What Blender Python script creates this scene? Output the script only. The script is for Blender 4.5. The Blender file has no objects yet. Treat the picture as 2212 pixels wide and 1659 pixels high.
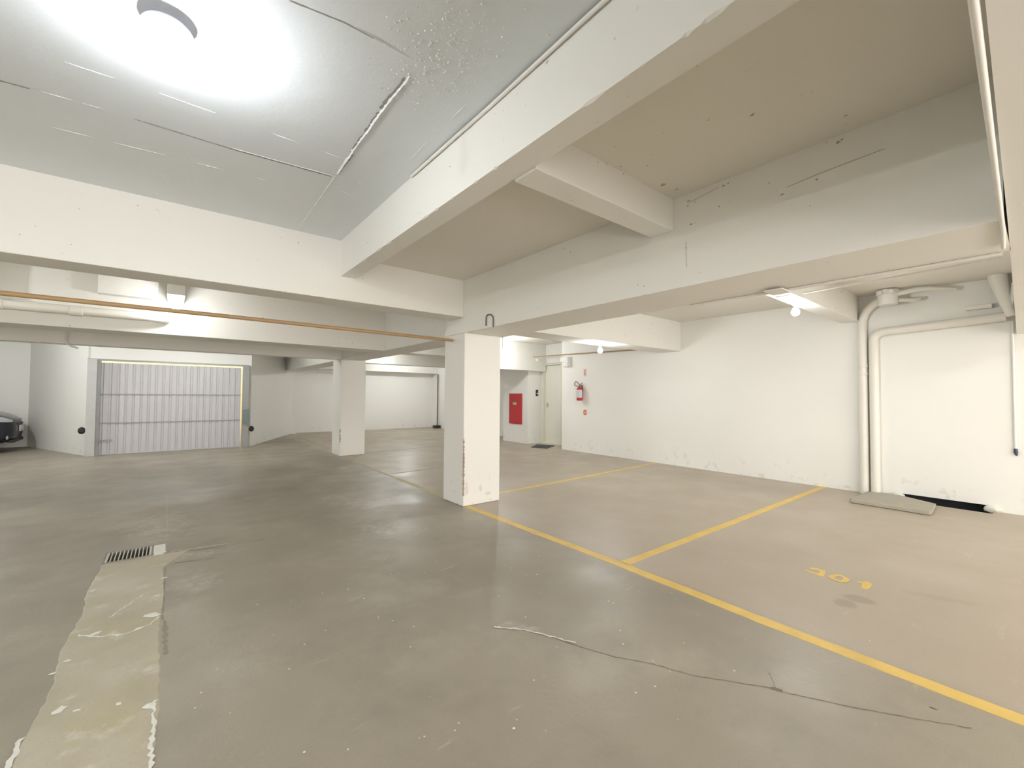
import bpy, bmesh, math, random
from mathutils import Vector, Matrix
random.seed(7)
PI = math.pi
S = bpy.context.scene
C = S.collection

# ------------------------------------------------------------------ camera
EYE = 1.4
Rv = Vector((0.7819, -0.6234, 0.0071)); Uv = Vector((-0.0228, -0.0173, 0.9996)); Fv = Vector((0.6231, 0.7817, 0.0277))
Fv.normalize(); Rv = (Rv - Fv * Rv.dot(Fv)).normalized(); Uv = Rv.cross(Fv)
cd = bpy.data.cameras.new('camera'); cam = bpy.data.objects.new('camera', cd); C.objects.link(cam)
M = Matrix((Rv, Uv, -Fv)).transposed().to_4x4(); M.translation = (0, 0, EYE)
cam.matrix_world = M
cd.sensor_fit = 'HORIZONTAL'; cd.sensor_width = 36; cd.lens = 36 * 917.3 / 2212; cd.clip_start = 0.02
S.camera = cam
# ------------------------------------------------------------------ world, exposure
w = bpy.data.worlds.new('world'); S.world = w; w.use_nodes = True
bg = w.node_tree.nodes['Background']; bg.inputs[0].default_value = (1.0, 0.95, 0.90, 1); bg.inputs[1].default_value = 1.75
S.view_settings.view_transform = 'Standard'; S.view_settings.look = 'None'
S.view_settings.gamma = 1; S.view_settings.use_curve_mapping = False
S.view_settings.exposure = 1.36
LAMP = 1.7            # overall lamp power factor


# ------------------------------------------------------------------ materials
def new_mat(name):
    m = bpy.data.materials.new(name); m.use_nodes = True
    nt = m.node_tree; return m, nt, nt.nodes['Principled BSDF']


def mat(name, col, rough=0.6, metal=0.0, var=0.05, scale=8.0, bump=0.0, bscale=60.0, spec=0.5, emit=None):
    m, nt, p = new_mat(name)
    N, L = nt.nodes, nt.links
    tc = N.new('ShaderNodeTexCoord')
    no = N.new('ShaderNodeTexNoise'); no.inputs['Scale'].default_value = scale; no.inputs['Detail'].default_value = 4
    L.new(tc.outputs['Object'], no.inputs['Vector'])
    mx = N.new('ShaderNodeMix'); mx.data_type = 'RGBA'
    mx.inputs['A'].default_value = (*[c * (1 - var) for c in col], 1)
    mx.inputs['B'].default_value = (*[min(1, c * (1 + var)) for c in col], 1)
    L.new(no.outputs['Fac'], mx.inputs['Factor']); L.new(mx.outputs['Result'], p.inputs['Base Color'])
    p.inputs['Roughness'].default_value = rough; p.inputs['Metallic'].default_value = metal
    p.inputs['Specular IOR Level'].default_value = spec
    if bump:
        nb = N.new('ShaderNodeTexNoise'); nb.inputs['Scale'].default_value = bscale; nb.inputs['Detail'].default_value = 6
        L.new(tc.outputs['Object'], nb.inputs['Vector'])
        b = N.new('ShaderNodeBump'); b.inputs['Strength'].default_value = bump; b.inputs['Distance'].default_value = 0.01
        L.new(nb.outputs['Fac'], b.inputs['Height']); L.new(b.outputs['Normal'], p.inputs['Normal'])
    if emit:
        p.inputs['Emission Color'].default_value = (*emit[0], 1); p.inputs['Emission Strength'].default_value = emit[1]
    return m


def paint_mat(name, col, rough, pit=0.0, bump=0.25, dirt=0.0):
    """old white paint over plaster: uneven tone, soft waves, small dark pits, scuffs near the floor"""
    m, nt, p = new_mat(name); N, L = nt.nodes, nt.links
    geo = N.new('ShaderNodeNewGeometry')
    n1 = N.new('ShaderNodeTexNoise'); n1.inputs['Scale'].default_value = 0.9; n1.inputs['Detail'].default_value = 5
    L.new(geo.outputs['Position'], n1.inputs['Vector'])
    mx = N.new('ShaderNodeMix'); mx.data_type = 'RGBA'
    mx.inputs['A'].default_value = (*[c * 0.965 for c in col], 1); mx.inputs['B'].default_value = (*[min(1, c * 1.03) for c in col], 1)
    L.new(n1.outputs['Fac'], mx.inputs['Factor']); out = mx.outputs['Result']
    if pit:
        n2 = N.new('ShaderNodeTexNoise'); n2.inputs['Scale'].default_value = 26; n2.inputs['Detail'].default_value = 2
        L.new(geo.outputs['Position'], n2.inputs['Vector'])
        r = N.new('ShaderNodeMapRange'); r.inputs[1].default_value = 0.722; r.inputs[2].default_value = 0.768
        L.new(n2.outputs['Fac'], r.inputs[0])
        n3 = N.new('ShaderNodeTexNoise'); n3.inputs['Scale'].default_value = 2.2
        L.new(geo.outputs['Position'], n3.inputs['Vector'])
        r3 = N.new('ShaderNodeMapRange'); r3.inputs[1].default_value = 0.45; r3.inputs[2].default_value = 0.6; r3.inputs[4].default_value = pit
        L.new(n3.outputs['Fac'], r3.inputs[0])
        mu = N.new('ShaderNodeMath'); mu.operation = 'MULTIPLY'; L.new(r.outputs[0], mu.inputs[0]); L.new(r3.outputs[0], mu.inputs[1])
        m2 = N.new('ShaderNodeMix'); m2.data_type = 'RGBA'; m2.inputs['B'].default_value = (0.22, 0.19, 0.16, 1)
        L.new(mu.outputs[0], m2.inputs['Factor']); L.new(out, m2.inputs['A']); out = m2.outputs['Result']
    if dirt:
        sep = N.new('ShaderNodeSeparateXYZ'); L.new(geo.outputs['Position'], sep.inputs[0])
        rz = N.new('ShaderNodeMapRange'); rz.inputs[1].default_value = 0.0; rz.inputs[2].default_value = 0.45
        rz.inputs[3].default_value = 1.0; rz.inputs[4].default_value = 0.0
        L.new(sep.outputs[2], rz.inputs[0])
        n4 = N.new('ShaderNodeTexNoise'); n4.inputs['Scale'].default_value = 9; n4.inputs['Detail'].default_value = 6
        L.new(geo.outputs['Position'], n4.inputs['Vector'])
        r4 = N.new('ShaderNodeMapRange'); r4.inputs[1].default_value = 0.60; r4.inputs[2].default_value = 0.68; r4.inputs[4].default_value = dirt
        L.new(n4.outputs['Fac'], r4.inputs[0])
        mu = N.new('ShaderNodeMath'); mu.operation = 'MULTIPLY'; L.new(rz.outputs[0], mu.inputs[0]); L.new(r4.outputs[0], mu.inputs[1])
        m3 = N.new('ShaderNodeMix'); m3.data_type = 'RGBA'; m3.inputs['B'].default_value = (0.42, 0.37, 0.33, 1)
        L.new(mu.outputs[0], m3.inputs['Factor']); L.new(out, m3.inputs['A']); out = m3.outputs['Result']
    L.new(out, p.inputs['Base Color'])
    p.inputs['Roughness'].default_value = rough
    nb = N.new('ShaderNodeTexNoise'); nb.inputs['Scale'].default_value = 7; nb.inputs['Detail'].default_value = 9; nb.inputs['Roughness'].default_value = 0.55
    L.new(geo.outputs['Position'], nb.inputs['Vector'])
    b = N.new('ShaderNodeBump'); b.inputs['Strength'].default_value = bump; b.inputs['Distance'].default_value = 0.012
    L.new(nb.outputs['Fac'], b.inputs['Height']); L.new(b.outputs['Normal'], p.inputs['Normal'])
    return m


def floor_mat():
    m, nt, p = new_mat('worn_concrete'); N, L = nt.nodes, nt.links
    geo = N.new('ShaderNodeNewGeometry'); P = geo.outputs['Position']

    def noise(sc, det=5, rg=0.5, vec=P):
        n = N.new('ShaderNodeTexNoise'); n.inputs['Scale'].default_value = sc; n.inputs['Detail'].default_value = det
        n.inputs['Roughness'].default_value = rg; L.new(vec, n.inputs['Vector']); return n.outputs['Fac']

    def rng(v, a, b, c=0.0, d=1.0):
        r = N.new('ShaderNodeMapRange'); r.inputs[1].default_value = a; r.inputs[2].default_value = b
        r.inputs[3].default_value = c; r.inputs[4].default_value = d; L.new(v, r.inputs[0]); return r.outputs[0]

    def mix(f, a, b):
        x = N.new('ShaderNodeMix'); x.data_type = 'RGBA'
        L.new(f, x.inputs['Factor'])
        for k, v in (('A', a), ('B', b)):
            if isinstance(v, tuple): x.inputs[k].default_value = (*v, 1)
            else: L.new(v, x.inputs[k])
        return x.outputs['Result']

    def mul(a, b):
        x = N.new('ShaderNodeMath'); x.operation = 'MULTIPLY'; L.new(a, x.inputs[0]); L.new(b, x.inputs[1]); return x.outputs[0]
    sep = N.new('ShaderNodeSeparateXYZ'); L.new(P, sep.inputs[0])
    base = mix(rng(noise(0.55, 4), 0.35, 0.65), FA, FB)
    base = mix(rng(noise(1.7, 6, 0.62), 0.47, 0.68, 0, 0.55), base, (0.25, 0.222, 0.175))
    base = mix(rng(noise(1.1, 7, 0.65), 0.53, 0.68, 0, 0.5), base, (0.45, 0.42, 0.335))
    # parking bays tinted paler and warmer: the stronger light there, painted in
    bay = rng(sep.outputs[0], 2.85, 3.05)
    base = mix(mul(bay, rng(noise(0.4, 2), 0.2, 0.5, 0.55, 0.8)), base, (0.465, 0.392, 0.305))
    # chalky scratches stretched across the lane
    mp = N.new('ShaderNodeMapping'); mp.inputs['Scale'].default_value = (0.7, 3.2, 1); mp.inputs['Rotation'].default_value = (0, 0, 0.15); L.new(P, mp.inputs['Vector'])
    sc = rng(noise(3.2, 8, 0.68, mp.outputs[0]), 0.635, 0.70, 0, 0.42)
    base = mix(sc, base, (0.56, 0.52, 0.44))
    # pale specks
    sp = rng(noise(38, 1), 0.795, 0.82, 0, 0.8)
    base = mix(sp, base, (0.72, 0.69, 0.6))
    fine = rng(noise(160, 2), 0.3, 0.7, 0.0, 0.22)
    base = mix(fine, base, (0.2, 0.175, 0.14))

    # wet patches beside the painted number
    def spot(x, y, a, b, ang, rag=0.2):
        mpn = N.new('ShaderNodeMapping'); mpn.vector_type = 'TEXTURE'
        mpn.inputs['Location'].default_value = (x, y, 0); mpn.inputs['Rotation'].default_value = (0, 0, ang); mpn.inputs['Scale'].default_value = (a, b, 1)
        L.new(P, mpn.inputs['Vector'])
        ln = N.new('ShaderNodeVectorMath'); ln.operation = 'LENGTH'; L.new(mpn.outputs[0], ln.inputs[0])
        ad = N.new('ShaderNodeMath'); ad.operation = 'ADD'; L.new(ln.outputs['Value'], ad.inputs[0]); L.new(rng(noise(9, 4, 0.6), 0.3, 0.7, -rag, rag), ad.inputs[1])
        return rng(ad.outputs[0], 0.85 - rag, 1.05, 0.62, 0.0)
    for s in ((3.62, 0.88, 0.085, 0.075, 0), (3.77, 0.83, 0.07, 0.11, 0.2)):
        base = mix(spot(*s), base, (0.26, 0.225, 0.17))
    for s in ((4.25, 0.48, 0.05, 0.22, 0.35), (1.9, 1.75, 0.22, 0.5, 0.5), (-1.0, 6.3, 0.8, 0.5, 0)):
        f = spot(*s); hf = N.new('ShaderNodeMath'); hf.operation = 'MULTIPLY'; L.new(f, hf.inputs[0]); hf.inputs[1].default_value = 0.4
        base = mix(hf.outputs[0], base, (0.26, 0.225, 0.18))
    for s in ((-0.05, 5.9, 0.30, 0.7, 0), (1.75, 4.3, 0.22, 0.4, 0.4), (1.9, 5.6, 0.3, 0.6, 0.4), (0.15, 3.95, 0.18, 0.25, 0), (1.66, 2.02, 0.17, 0.05, -1.0), (2.9, 7.6, 0.5, 0.12, 0.3), (0.2, 4.62, 0.35, 0.10, -0.1)):
        f = spot(*s, rag=0.6); hf = N.new('ShaderNodeMath'); hf.operation = 'MULTIPLY'; L.new(f, hf.inputs[0]); L.new(rng(noise(14, 6, 0.7), 0.4, 0.65, 0.15, 0.9), hf.inputs[1])
        base = mix(hf.outputs[0], base, (0.56, 0.53, 0.46))
    L.new(base, p.inputs['Base Color'])
    L.new(rng(noise(1.6, 5), 0.3, 0.7, 0.30, 0.52), p.inputs['Roughness'])
    p.inputs['Specular IOR Level'].default_value = 0.5
    b = N.new('ShaderNodeBump'); b.inputs['Strength'].default_value = 0.25; b.inputs['Distance'].default_value = 0.006
    L.new(noise(35, 8, 0.6), b.inputs['Height']); L.new(b.outputs['Normal'], p.inputs['Normal'])
    return m


def patch_mat():
    m, nt, p = new_mat('sandy_concrete_patch'); N, L = nt.nodes, nt.links
    geo = N.new('ShaderNodeNewGeometry'); prev = None
    for col, sc, lo, hi, f in (((0.40, 0.355, 0.25), 1, 0, 1, 1), ((0.52, 0.47, 0.37), 1.6, .35, .65, 1), ((0.44, 0.385, 0.24), 2.7, .5, .66, .8), ((0.66, 0.63, 0.56), 5.5, .58, .70, .7), ((0.30, 0.26, 0.20), 70, .55, .75, .35)):
        if prev is None: prev = col; continue
        n = N.new('ShaderNodeTexNoise'); n.inputs['Scale'].default_value = sc; n.inputs['Detail'].default_value = 7; n.inputs['Roughness'].default_value = .62
        L.new(geo.outputs['Position'], n.inputs['Vector'])
        r = N.new('ShaderNodeMapRange'); r.inputs[1].default_value = lo; r.inputs[2].default_value = hi; r.inputs[4].default_value = f; L.new(n.outputs['Fac'], r.inputs[0])
        x = N.new('ShaderNodeMix'); x.data_type = 'RGBA'; L.new(r.outputs[0], x.inputs['Factor']); x.inputs['B'].default_value = (*col, 1)
        if isinstance(prev, tuple): x.inputs['A'].default_value = (*prev, 1)
        else: L.new(prev, x.inputs['A'])
        prev = x.outputs['Result']
    L.new(prev, p.inputs['Base Color']); p.inputs['Roughness'].default_value = 0.5
    b = N.new('ShaderNodeBump'); b.inputs['Strength'].default_value = .3; b.inputs['Distance'].default_value = .006
    L.new(n.outputs['Fac'], b.inputs['Height']); L.new(b.outputs['Normal'], p.inputs['Normal'])
    return m


FA = (0.300, 0.262, 0.205); FB = (0.375, 0.335, 0.262)
WALLC = (0.87, 0.86, 0.815)
m_wall = paint_mat('white_wall_paint', WALLC, 0.55, 0.0, 0.12, 0.32)
m_beam = paint_mat('white_beam_paint', (0.85, 0.835, 0.785), 0.6, 0.9, 0.2)
m_ceil = paint_mat('gloss_ceiling_paint', (0.745, 0.785, 0.81), 0.29, 0.0, 0.42)
m_ceil2 = paint_mat('matt_ceiling_paint', (0.78, 0.745, 0.67), 0.7, 0.5, 0.15)
m_floor = floor_mat()
m_pill = paint_mat('pillar_paint', (0.87, 0.85, 0.80), 0.5, 0.0, 0.2, 0.3)
m_brick = mat('exposed_render', (0.48, 0.33, 0.27), 0.9, var=0.3, scale=30, bump=0.5)
m_yel = mat('yellow_floor_paint', (0.70, 0.49, 0.13), 0.5, var=0.22, scale=6, bump=0.2)
m_yelw = mat('worn_yellow_floor_paint', (0.50, 0.43, 0.24), 0.6, var=0.25, scale=6)
m_yelf = mat('faded_yellow_floor_paint', (0.42, 0.375, 0.265), 0.6, var=0.15, scale=5)
m_brown = mat('ochre_pipe_paint', (0.42, 0.27, 0.13), 0.45, var=0.25, scale=3)
m_pipe = mat('painted_white_pipe', (0.80, 0.77, 0.70), 0.4, var=0.05, scale=6)
m_cond = mat('white_conduit', (0.84, 0.82, 0.77), 0.45, var=0.04)
m_dark = mat('dark_cable', (0.16, 0.13, 0.11), 0.5)
m_black = mat('black_plastic', (0.02, 0.02, 0.022), 0.45)
m_gate = mat('grey_lilac_sheet_metal', (0.60, 0.585, 0.60), 0.42, 0.0, var=0.05, scale=4)
m_gframe = mat('grey_steel_frame', (0.36, 0.365, 0.355), 0.5, 0.2, var=0.12, scale=5)
m_gcol = mat('light_steel_column', (0.56, 0.56, 0.55), 0.5, 0.1, var=0.08, scale=5)
m_gbox = mat('grey_green_box', (0.20, 0.25, 0.25), 0.5)
m_red = mat('red_enamel', (0.52, 0.035, 0.045), 0.3, var=0.05)
m_red2 = mat('extinguisher_red', (0.55, 0.05, 0.06), 0.25, var=0.03)
m_label = mat('pale_label', (0.66, 0.65, 0.68), 0.5, var=0.08, scale=40)
m_ink = mat('grey_print', (0.38, 0.36, 0.42), 0.5)
m_orange = mat('orange_red_print', (0.72, 0.16, 0.07), 0.5)
m_sign = mat('cream_sign_backing', (0.80, 0.70, 0.52), 0.5)
m_signw = mat('pale_pink_sign_backing', (0.80, 0.66, 0.60), 0.5)
m_arrow = mat('faded_red_print', (0.62, 0.22, 0.14), 0.5)
m_pink = mat('pink_print', (0.83, 0.50, 0.42), 0.5)
m_door = mat('cream_door_paint', (0.86, 0.85, 0.755), 0.4, var=0.02)
m_frame = mat('cream_frame_paint', (0.80, 0.775, 0.64), 0.45, var=0.03)
m_steel = mat('brushed_steel', (0.55, 0.54, 0.52), 0.3, 0.9)
m_mat = mat('grey_rubber_mat', (0.07, 0.07, 0.065), 0.85, var=0.2, scale=30, bump=0.5, bscale=200)
m_slab = mat('concrete_slab_grey', (0.40, 0.37, 0.30), 0.8, var=0.12, scale=12, bump=0.4)
m_trough = mat('dark_trench_lining', (0.045, 0.045, 0.05), 0.8, var=0.3)
m_grate = mat('galvanised_grate', (0.62, 0.60, 0.55), 0.45, 0.3, var=0.1)
m_hole = mat('drain_mud', (0.06, 0.045, 0.04), 0.9, var=0.3)
m_plast = mat('white_plaster', (0.74, 0.73, 0.66), 0.7, var=0.08, scale=30, bump=0.4)
m_patch = patch_mat()
m_crack = mat('crack_dirt', (0.20, 0.165, 0.125), 0.9)
m_groove_shade = mat('shallow_groove_shade', (0.29, 0.255, 0.205), 0.9, var=0.25, scale=9)
m_bulb = mat('lit_led_bulb', (1, 1, 1), 0.4, emit=((0.97, 0.99, 1.0), 30.0))
m_carp = mat('navy_black_car_paint', (0.018, 0.018, 0.026), 0.18, 0.3, var=0.02)
m_glass = mat('car_glass', (0.03, 0.035, 0.04), 0.05)
m_lens = mat('headlight_lens', (0.62, 0.64, 0.66), 0.08, 0.6)
m_tyre = mat('tyre_rubber', (0.02, 0.02, 0.02), 0.8)
m_plate = mat('number_plate', (0.62, 0.60, 0.60), 0.4)


# ------------------------------------------------------------------ mesh helpers
def bx(bm, x0, x1, y0, y1, z0, z1):
    v = [bm.verts.new(p) for p in ((x0, y0, z0), (x1, y0, z0), (x1, y1, z0), (x0, y1, z0), (x0, y0, z1), (x1, y0, z1), (x1, y1, z1), (x0, y1, z1))]
    for f in ((0, 3, 2, 1), (4, 5, 6, 7), (0, 1, 5, 4), (1, 2, 6, 5), (2, 3, 7, 6), (3, 0, 4, 7)):
        bm.faces.new([v[i] for i in f])


def prism(bm, pts, z0, z1):
    b = [bm.verts.new((x, y, z0)) for x, y in pts]; t = [bm.verts.new((x, y, z1)) for x, y in pts]
    n = len(pts)
    bm.faces.new(b[::-1]); bm.faces.new(t)
    for i in range(n): bm.faces.new((b[i], b[(i + 1) % n], t[(i + 1) % n], t[i]))


def tube(bm, path, r, n=14, caps=True):
    path = [Vector(p) for p in path]; rings = []
    rs = r if isinstance(r, (list, tuple)) else [r] * len(path)
    prev = None
    for i, p in enumerate(path):
        d = (path[min(i + 1, len(path) - 1)] - path[max(i - 1, 0)]).normalized()
        if prev is None:
            a = d.orthogonal().normalized()
        else:
            a = (prev - d * prev.dot(d)).normalized()
        prev = a; b = d.cross(a)
        rings.append([bm.verts.new(p + (a * math.cos(2 * PI * k / n) + b * math.sin(2 * PI * k / n)) * rs[i]) for k in range(n)])
    for i in range(len(rings) - 1):
        for k in range(n):
            bm.faces.new((rings[i][k], rings[i][(k + 1) % n], rings[i + 1][(k + 1) % n], rings[i + 1][k]))
    if caps:
        bm.faces.new(rings[0][::-1]); bm.faces.new(rings[-1])


def arc_path(p0, corner, p1, r, n=7):
    """straight - rounded corner - straight"""
    p0, corner, p1 = map(Vector, (p0, corner, p1))
    a = (p0 - corner).normalized() * r; b = (p1 - corner).normalized() * r
    out = [p0]
    for i in range(n + 1):
        t = i / n
        out.append((corner + a) * (1 - t) ** 2 + corner * 2 * t * (1 - t) + (corner + b) * t ** 2)
    out.append(p1); return out


def lathe(bm, prof, c=(0, 0, 0), n=24, axis='Z'):
    rings = []
    for r, z in prof:
        ring = []
        for k in range(n):
            a = 2 * PI * k / n
            if axis == 'Z': p = (c[0] + r * math.cos(a), c[1] + r * math.sin(a), c[2] + z)
            elif axis == 'X': p = (c[0] + z, c[1] + r * math.cos(a), c[2] + r * math.sin(a))
            else: p = (c[0] + r * math.cos(a), c[1] + z, c[2] + r * math.sin(a))
            ring.append(bm.verts.new(p))
        rings.append(ring)
    for i in range(len(rings) - 1):
        for k in range(n):
            bm.faces.new((rings[i][k], rings[i][(k + 1) % n], rings[i + 1][(k + 1) % n], rings[i + 1][k]))
    bm.faces.new(rings[0][::-1]); bm.faces.new(rings[-1])


def obj(name, bm, m, parent=None, smooth=False, bevel=0.0, label=None, cat=None, group=None, kind=None):
    bmesh.ops.recalc_face_normals(bm, faces=bm.faces)
    me = bpy.data.meshes.new(name); bm.to_mesh(me); bm.free()
    me.materials.append(m)
    if smooth:
        for p in me.polygons: p.use_smooth = True
        try: me.set_sharp_from_angle(angle=math.radians(38))
        except Exception: pass
    o = bpy.data.objects.new(name, me); C.objects.link(o)
    if parent:
        o.parent = parent; o.matrix_parent_inverse = parent.matrix_basis.inverted() if not parent.parent else (parent.parent.matrix_basis @ parent.matrix_basis).inverted()
    if bevel:
        b = o.modifiers.new('bevel', 'BEVEL'); b.width = bevel; b.segments = 2; b.limit_method = 'ANGLE'
    tag(o, label, cat, group, kind)
    return o


def tag(o, label=None, cat=None, group=None, kind=None):
    for k, v in (('label', label), ('category', cat), ('group', group), ('kind', kind)):
        if v: o[k] = v
    return o


def empty(name, loc, label, cat, group=None):
    o = bpy.data.objects.new(name, None); C.objects.link(o); o.location = loc; o.empty_display_size = 0.1
    bpy.context.view_layer.update()
    return tag(o, label, cat, group)


def B(*boxes):
    bm = bmesh.new()
    for b in boxes: bx(bm, *b)
    return bm


def T(*tubes):
    bm = bmesh.new()
    for t in tubes: tube(bm, *t)
    return bm


# ================================================================== STRUCTURE
XR = 8.05                                    # right wall plane
bm = bmesh.new()
# floor with the drain opening and the gutter slot along the right wall left out
GX0, GX1, GY0, GY1 = -0.425, -0.108, 4.828, 5.142
TX0, TX1, TY0, TY1 = 7.86, 8.30, 0.42, 1.30
for r in ((-7.6, GX0, -4.6, 22), (GX1, 3.0, -4.6, 22), (GX0, GX1, -4.6, GY0), (GX0, GX1, GY1, 22),
          (3.0, TX0, -4.6, 22), (TX0, 9.3, -4.6, TY0), (TX0, 9.3, TY1, 22), (TX1, 9.3, TY0, TY1)):
    bx(bm, r[0], r[1], r[2], r[3], -0.30, 0.0)
floor = obj('floor', bm, m_floor, kind='structure')

bm = B((-7.6, 1.43, -4.6, 4.8, 3.03, 3.25))
ceil = obj('ceiling', bm, m_ceil, kind='structure')
bm = B((1.43, 3.2, -4.6, 4.8, 2.87, 3.25))
obj('ceiling', bm, m_ceil2, kind='structure')
bm = B((3.2, 9.3, -4.6, 17.6, 2.92, 3.25), (-7.6, 3.2, 4.8, 17.6, 2.95, 3.25))
obj('ceiling', bm, m_ceil2, kind='structure')

# right wall: slot left open at its foot, doorway recess, cabinet projection
WT = 3.0
wr = obj('wall_right', B((XR, 8.3, -4.6, TY0, 0, WT), (XR, 8.3, TY0, TY1, 0.065, WT), (XR, 8.3, TY1, 7.98, 0, WT)), m_wall, kind='structure')
obj('wall_right', B((8.86, 9.1, 7.98, 9.43, 0, WT), (8.66, 8.86, 7.90, 8.56, 0, WT), (8.66, 8.86, 9.34, 9.43, 0, WT),
                    (8.66, 8.86, 8.56, 9.34, 2.36, WT), (8.3, 8.66, 7.74, 7.98, 0, WT), (8.12, 9.1, 9.43, 10.62, 0, WT), (8.95, 9.2, 10.62, 16.92, 0, WT)), m_wall, kind='structure')
obj('wall_back', B((3.44, 9.2, 16.92, 17.15, 0, WT), (3.0, 3.44, 16.55, 17.15, 0, WT)), m_wall, kind='structure')
bm = bmesh.new()
prism(bm, [(1.63, 13.28), (3.0, 16.1), (3.25, 16.55), (3.0, 16.8), (1.45, 13.45)], 0, WT)
obj('wall_gate_side', bm, m_wall, kind='structure')
bm = bmesh.new()
prism(bm, [(-1.50, 13.28), (-1.32, 13.45), (-2.75, 16.7), (-2.93, 16.45)], 0, WT)
obj('wall_gate_side', bm, m_wall, kind='structure')
obj('wall_back', B((-7.6, -2.85, 16.45, 16.7, 0, WT)), m_wall, kind='structure')
obj('wall_above_gate', B((-1.50, 1.63, 13.30, 13.50, 2.16, WT)), m_wall, kind='structure')
# the garage stays open to daylight behind the camera
obj('wall_left', B((-7.6, -7.4, -4.6, 16.7, 0, WT)), m_wall, kind='structure')


def jag_beam(name, x0, x1, y0, y1, z0, z1, jag, n=260):
    """beam along y whose lower left arris is crumbled"""
    bm = bmesh.new(); rings = []
    j = 0
    for i in range(n + 1):
        y = y0 + (y1 - y0) * i / n
        j = max(0, min(jag, j + random.uniform(-1, 1) * jag * 0.6)) if random.random() < 0.8 else 0
        rings.append([bm.verts.new(p) for p in ((x0, y, z1), (x0, y, z0 + j), (x0 + j * 1.2, y, z0), (x1 - jag * .2, y, z0), (x1, y, z0 + jag * .2), (x1, y, z1))])
    for a, b in zip(rings, rings[1:]):
        for k in range(6): bm.faces.new((a[k], a[(k + 1) % 6], b[(k + 1) % 6], b[k]))
    bm.faces.new(rings[0]); bm.faces.new(rings[-1][::-1])
    return obj(name, bm, m_beam, kind='structure')


def beam(x0, x1, y0, y1, z0, z1, m=None):
    return obj('ceiling_beam', B((x0, x1, y0, y1, z0, z1)), m or m_beam, kind='structure', bevel=0.006)


jag_beam('ceiling_beam', 1.355, 1.515, 0.09, 4.62, 2.65, 3.04, 0.010)      # lit beam over the lane
beam(-7.4, 2.88, 4.62, 4.975, 2.40, 3.04)                        # wide beam left of the near pillar
beam(1.515, 2.88, 1.70, 1.89, 2.635, 2.9)                        # short cross beam in the coffer
jag_beam('ceiling_beam', 2.88, 3.50, 0.10, 5.09, 2.20, 2.95, 0.006)        # beam from pillar to the near right
bm = bmesh.new(); prism(bm, [(-7.4, -0.10), (1.2, 0.060), (3.0, 0.092), (8.05, 0.20), (8.05, -0.35), (-7.4, -0.6)], 2.20, 3.04)
obj('ceiling_beam', bm, m_beam, kind='structure')
beam(3.50, 8.05, 1.72, 1.94, 2.55, 2.93)
beam(3.50, 8.05, 4.60, 5.09, 2.33, 2.93)
beam(6.0, 8.66, 9.25, 9.43, 2.13, 2.93)
beam(3.55, 8.12, 10.0, 10.5, 2.46, 2.93)
beam(3.50, 8.95, 12.62, 12.95, 2.35, 2.93)
beam(3.45, 8.95, 16.40, 16.92, 2.33, 2.93)
beam(2.98, 3.50, 5.09, 16.5, 2.20, 2.96)                         # over both pillars towards the gate
beam(-7.4, 2.98, 7.44, 7.95, 2.20, 2.96)
beam(-7.4, 2.98, 10.0, 10.3, 2.205, 2.96)

m_grime = mat('cobweb_grime', (0.44, 0.385, 0.31), 0.9, var=0.3, scale=40)


def grime(items, name='grime'):
    bm = bmesh.new()
    for kind_, a, b, r in items:                     # 'w' = on the long beam face, 'c' = under the coffer slab
        vs = []
        for k in range(8):
            t = 2 * PI * k / 8; q = r * random.uniform(.4, 1.3)
            vs.append(bm.verts.new((2.8775, a + q * math.cos(t) * 1.6, b + q * math.sin(t)) if kind_ == 'w' else (a + q * math.cos(t), b + q * math.sin(t) * 1.5, 2.8675)))
        bm.faces.new(vs)
    return obj(name, bm, m_grime, ceil, kind='stuff')


grime([('w', 1.58, 2.815, .007), ('w', 1.585, 2.78, .006), ('w', 1.53, 2.79, .005), ('w', 1.33, 2.83, .008), ('w', 1.30, 2.835, .005), ('w', 1.56, 2.64, .008), ('w', 1.53, 2.64, .004),
       ('w', 1.36, 2.70, .006), ('w', 1.05, 2.74, .004), ('w', 0.98, 2.64, .006), ('w', 1.60, 2.48, .005), ('w', 0.80, 2.66, .007), ('w', 0.70, 2.83, .008), ('w', 0.68, 2.84, .005), ('w', 3.2, 2.29, .005), ('w', 1.5, 2.28, .004), ('w', 1.95, 2.27, .005),
       ('c', 2.32, 0.92, .010), ('c', 2.10, 1.30, .004), ('c', 2.0, 1.55, .004), ('c', 2.32, 1.55, .005), ('c', 2.62, 1.62, .016), ('c', 2.75, 1.60, .012), ('c', 2.2, 1.66, .007), ('c', 2.7, 0.62, .006), ('c', 2.78, 0.64, .004)])
for pth in ([(1.585, 2.80), (1.50, 2.812), (1.36, 2.835)], [(0.95, 2.675), (0.80, 2.69), (0.62, 2.70), (0.50, 2.705)], [(4.45, 2.93), (4.25, 2.925)], [(1.60, 2.52), (1.60, 2.42), (1.595, 2.34)]):
    bm = bmesh.new(); tube(bm, [(2.8785, a, b) for a, b in pth], 0.0014, 6); obj('crack', bm, m_grime, ceil, kind='structure')

# pillars
p1 = obj('pillar', B((2.88, 3.45, 4.58, 5.09, 0, 2.20)), m_pill, bevel=0.012, label='thick white square pillar standing nearest, its corner arris chipped to brown', cat='pillar', kind='thing')
p2 = obj('pillar', B((2.98, 3.55, 10.0, 10.62, 0, 2.20)), m_pill, bevel=0.012, label='white square pillar farther back, standing right of the grey gate', cat='pillar', kind='thing')


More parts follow.
